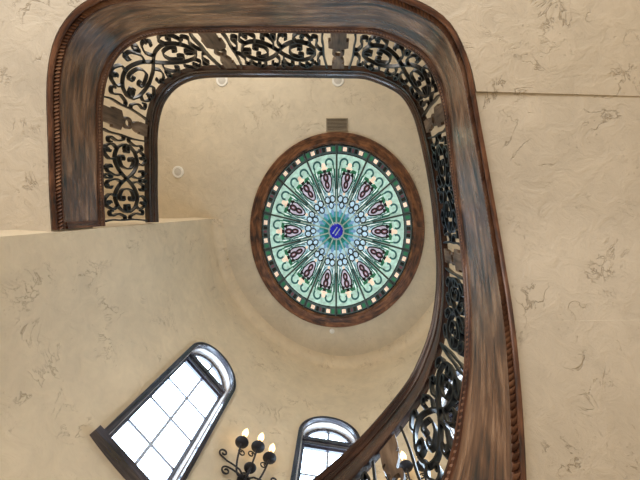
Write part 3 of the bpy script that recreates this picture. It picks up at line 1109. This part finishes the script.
def arch_band(b, hw, z0, zs, wd, y0, y1, n=28, bottom=False):
    """band of width wd outside the outline (hw, z0..zs + half circle), from depth y0 to y1"""
    inner = arch_outline(hw, z0, zs, n); outer = arch_outline(hw + wd, z0 - (wd if bottom else 0), zs, n)
    k = len(inner)
    v = [(x, y0, z) for x, z in inner] + [(x, y0, z) for x, z in outer] + [(x, y1, z) for x, z in inner] + [(x, y1, z) for x, z in outer]
    ln = [0]
    for i in range(1, k):
        ln.append(ln[-1] + hypot(inner[i][0] - inner[i - 1][0], inner[i][1] - inner[i - 1][1]))
    uv = [(ln[i], y0) for i in range(k)] + [(ln[i], y0 + wd) for i in range(k)] + [(ln[i], y1) for i in range(k)] + [(ln[i], y1 + wd) for i in range(k)]
    f = []
    rng = range(k) if bottom else range(k - 1)
    for i in rng:
        j = (i + 1) % k
        f += [(i, j, k + j, k + i), (2 * k + i, 3 * k + i, 3 * k + j, 2 * k + j), (i, 2 * k + i, 2 * k + j, j), (k + i, k + j, 3 * k + j, 3 * k + i)]
    if not bottom:
        for i in (0, k - 1):
            f.append((i, k + i, 3 * k + i, 2 * k + i))
    b.add(v, f, 0, uv)


def segment_outline(hw, zs, zb, n=20):
    """part of the half circle (radius hw about zs) above the chord z = zb"""
    a0 = math.asin((zb - zs) / hw)
    return [(hw * cos(a0 + (pi - 2 * a0) * i / n), zs + hw * sin(a0 + (pi - 2 * a0) * i / n)) for i in range(n + 1)]


def build_window():
    e = bpy.data.objects.new('window_1', None); COL.objects.link(e); e['kind'] = 'structure'
    c = 0.046
    b = MB(); arch_band(b, HW - 0.012, SILL, SPRING, c, -0.050, 0.004); b.obj('casing', M['window_wood'], e, local=True, angle=35)
    b = MB(); arch_band(b, HW - 0.012, SILL, SPRING, 0.014, -0.064, -0.048); arch_band(b, HW + 0.022, SILL, SPRING, 0.012, -0.060, -0.048)
    b.obj('casing_bead', M['window_wood'], e, local=True, angle=35)
    b = MB(); arch_band(b, HW - 0.022, SILL, SPRING, 0.021, -0.01, 0.25, bottom=False); b.obj('jamb_liner', M['liner_wood'], e, local=True, angle=35)
    # sill with horns
    b = MB(); b.box((-HW - 0.075, -0.085, SILL - 0.055), (HW + 0.075, 0.004, SILL - 0.002)); b.box((-HW + 0.02, -0.01, SILL - 0.002), (HW - 0.02, 0.22, SILL + 0.010))
    b.obj('sill', M['window_wood'], e, local=True, smooth=False)
    Y0, Y1 = 0.07, 0.12
    hw = HW - 0.024
    zt0, zt1 = 3.79, 3.94
    # transom, stepped
    b = MB()
    b.box((-hw, Y0 - 0.02, zt0), (hw, Y1, zt0 + 0.035)); b.box((-hw, Y0 - 0.005, zt0 + 0.035), (hw, Y1, zt0 + 0.06), 1)
    b.box((-hw, Y0 - 0.03, zt0 + 0.06), (hw, Y1, zt0 + 0.115)); b.box((-hw, Y0, zt0 + 0.115), (hw, Y1, zt1), 1)
    b.obj('transom', [M['window_wood'], M['liner_wood']], e, local=True, smooth=False)
    # fan sash
    out = segment_outline(hw, SPRING, zt1); inn = [(x * (hw - 0.04) / hw, SPRING + (z - SPRING) * (hw - 0.04) / hw) for x, z in out]
    inn = [(x, max(z, zt1)) for x, z in inn]
    k = len(out); b = MB()
    v = [(x, Y0, z) for x, z in inn] + [(x, Y0, z) for x, z in out] + [(x, Y1, z) for x, z in inn] + [(x, Y1, z) for x, z in out]
    f = []
    for i in range(k - 1):
        f += [(i, i + 1, k + i + 1, k + i), (2 * k + i, 3 * k + i, 3 * k + i + 1, 2 * k + i + 1), (i, 2 * k + i, 2 * k + i + 1, i + 1), (k + i, k + i + 1, 3 * k + i + 1, 3 * k + i)]
    b.add(v, f)
    b.obj('fan_sash', M['window_wood'], e, local=True, angle=35)
    b = MB(); b.box((-0.013, Y0, zt1), (0.013, Y1, SPRING + hw - 0.03)); b.obj('fan_bar', M['window_wood'], e, local=True, smooth=False)
    fo = segment_outline(hw - 0.02, SPRING, zt1 - 0.01); b = MB(); kk = len(fo)
    b.add([(x, Y1 - 0.02, z) for x, z in fo] + [(x, Y1 - 0.012, z) for x, z in fo],
          [tuple(range(kk)), tuple(range(kk, 2 * kk))[::-1]] + [(i, kk + i, kk + (i + 1) % kk, (i + 1) % kk) for i in range(kk)])
    b.obj('fan_pane', M['pane'], e, local=True, smooth=False)
    # lower sash
    b = MB()
    zb = SILL + 0.012
    b.box((-hw, Y0, zb), (-hw + 0.032, Y1, zt0)); b.box((hw - 0.032, Y0, zb), (hw, Y1, zt0))
    b.box((-hw + 0.032, Y0, zb), (hw - 0.032, Y1, zb + 0.035)); b.box((-hw + 0.032, Y0, zt0 - 0.035), (hw - 0.032, Y1, zt0))
    b.obj('sash', M['window_wood'], e, local=True, smooth=False)
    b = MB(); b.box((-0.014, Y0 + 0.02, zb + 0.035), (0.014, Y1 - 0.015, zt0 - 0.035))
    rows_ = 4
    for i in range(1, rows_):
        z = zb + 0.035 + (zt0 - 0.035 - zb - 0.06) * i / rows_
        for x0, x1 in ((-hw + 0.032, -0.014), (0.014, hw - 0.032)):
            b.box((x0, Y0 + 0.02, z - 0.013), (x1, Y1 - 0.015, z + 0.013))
    b.obj('glazing_bars', M['bar_glare'], e, local=True, smooth=False)
    b = MB(); b.box((-hw + 0.03, Y1 - 0.02, zb + 0.04), (hw - 0.03, Y1 - 0.012, zt0 - 0.03)); b.obj('pane', M['pane'], e, local=True, smooth=False)
    return e


w1 = build_window()
for i, a in enumerate(WIN):
    w = w1 if i == 0 else copy_tree(w1)
    w.name = 'window_%d' % (i + 1)
    p, t, nn = wall_at(a)
    w.location = p
    w.rotation_euler = (0, 0, atan2(t.y, t.x))

# ------------------------------------------------------------------ candle sconces (built once, copied)


def spiral(cx, cz, r0, turns, a0, n=30, y=0.0, sgn=1, r1=0.012):
    return [(cx + (r0 + (r1 - r0) * i / n) * cos(a0 + sgn * turns * 2 * pi * i / n), y, cz + (r0 + (r1 - r0) * i / n) * sin(a0 + sgn * turns * 2 * pi * i / n)) for i in range(n + 1)]


def build_sconce(label):
    e = thing('wall_sconce', label, 'wall light', (0, 0, 0), 'candle wall sconces in the tower')
    # y negative = into the room
    b = MB()
    b.lathe([(0.001, 0), (0.055, 0.004), (0.058, 0.012), (0.03, 0.022), (0.001, 0.026)], 24)
    for i in range(len(b.v)):
        q = b.v[i]; b.v[i] = Vector((q.x, -q.z, q.y * 1.9 - 0.06))
    b.obj('back_plate', M['iron_dark'], e, local=True)
    cups = [(-0.150, -0.125, 0.20), (0.0, -0.165, 0.20), (0.145, -0.125, 0.20)]
    for x, y, z in cups:
        b = MB()
        pts = []
        for i in range(17):
            u = i / 16
            pts.append((x * (1.18 * u**0.8 - 0.18 * u**3) * 1.0, y * (0.35 + 0.85 * u - 0.20 * u**3), -0.02 - 0.16 * sin(u * pi * 0.75) * (1 - u * 0.25) + (z + 0.10) * u**2.2 * 0.98))
        pts[-1] = (x, y, z - 0.004)
        b.tube(pts, 0.009, 7)
        a = b.obj('arm', M['iron_dark'], e, local=True)
        # small curl under the cup
        b = MB(); sg = -1 if x < 0 else 1
        b.tube([(p[0], y * 0.9, p[2]) for p in spiral(x - sg * 0.035, z - 0.10, 0.036, 1.2, 0.3 if sg > 0 else pi - 0.3, 24, 0, sg)], 0.006, 6)
        b.obj('curl', M['iron_dark'], e, local=True)
        b = MB(); b.lathe([(0.012, -0.018), (0.026, -0.012), (0.058, -0.002), (0.064, 0.006), (0.060, 0.010), (0.02, 0.004), (0.001, 0.004)], 24, (x, y, z))
        b.obj('drip_pan', M['iron_dark'], e, local=True)
        b = MB(); b.lathe([(0.019, 0.004), (0.019, 0.085), (0.015, 0.09), (0.001, 0.09)], 14, (x, y, z)); b.obj('candle', M['candle'], e, local=True)
        b = MB(); b.lathe([(0.012, 0.088), (0.025, 0.110), (0.030, 0.136), (0.023, 0.168), (0.011, 0.196), (0.001, 0.216)], 14, (x, y, z)); b.obj('bulb', M['bulb'], e, local=True)
    # lower hub disc with finial
    b = MB(); b.lathe([(0.001, -0.05), (0.010, -0.045), (0.016, -0.03), (0.012, -0.018), (0.050, -0.004), (0.055, 0.006), (0.02, 0.012), (0.001, 0.012)], 24, (0, -0.12, -0.02))
    b.obj('hub', M['iron_dark'], e, local=True)
    b = MB(); b.tube([(0, -0.02, -0.06), (0, -0.06, -0.09), (0, -0.11, -0.06), (0, -0.12, -0.02)], 0.010, 7); b.obj('stem', M['iron_dark'], e, local=True)
    # outward S scrolls
    for sg in (-1, 1):
        b = MB()
        sp_ = spiral(sg * 0.255, 0.075, 0.045, 1.15, -pi / 2, 26, -0.05, sg)
        b.tube([(0.02 * sg, -0.06, -0.06), (0.07 * sg, -0.055, -0.01), (0.14 * sg, -0.05, 0.01), (0.20 * sg, -0.05, 0.012)] + sp_, 0.008, 6)
        b.obj('scroll', M['iron_dark'], e, local=True)
        b = MB()
        sp_ = spiral(sg * 0.175, -0.085, 0.045, 1.2, pi / 2, 26, -0.045, -sg)
        b.tube([(0.02 * sg, -0.06, -0.08), (0.07 * sg, -0.05, -0.05), (0.13 * sg, -0.045, -0.038)] + sp_, 0.008, 6)
        b.obj('scroll', M['iron_dark'], e, local=True)
        b = MB()
        sp_ = spiral(sg * 0.10, -0.20, 0.045, 1.2, pi / 2, 26, -0.045, -sg)
        b.tube([(0.0, -0.05, -0.09), (0.03 * sg, -0.05, -0.13), (0.07 * sg, -0.045, -0.152)] + sp_, 0.008, 6)
        b.obj('scroll', M['iron_dark'], e, local=True)
    return e


sc1 = build_sconce('black iron three-candle sconce on bare wall between the left and middle arched windows')
sc2 = copy_tree(sc1)
sc2['label'] = 'black iron candle sconce at lower right, seen through the railing beside the middle window'
for o, a in ((sc1, 114.4), (sc2, 71.6)):
    p, t, nn = wall_at(a)
    o.location = (p.x, p.y, 2.91)
    o.rotation_euler = (0, 0, atan2(t.y, t.x))
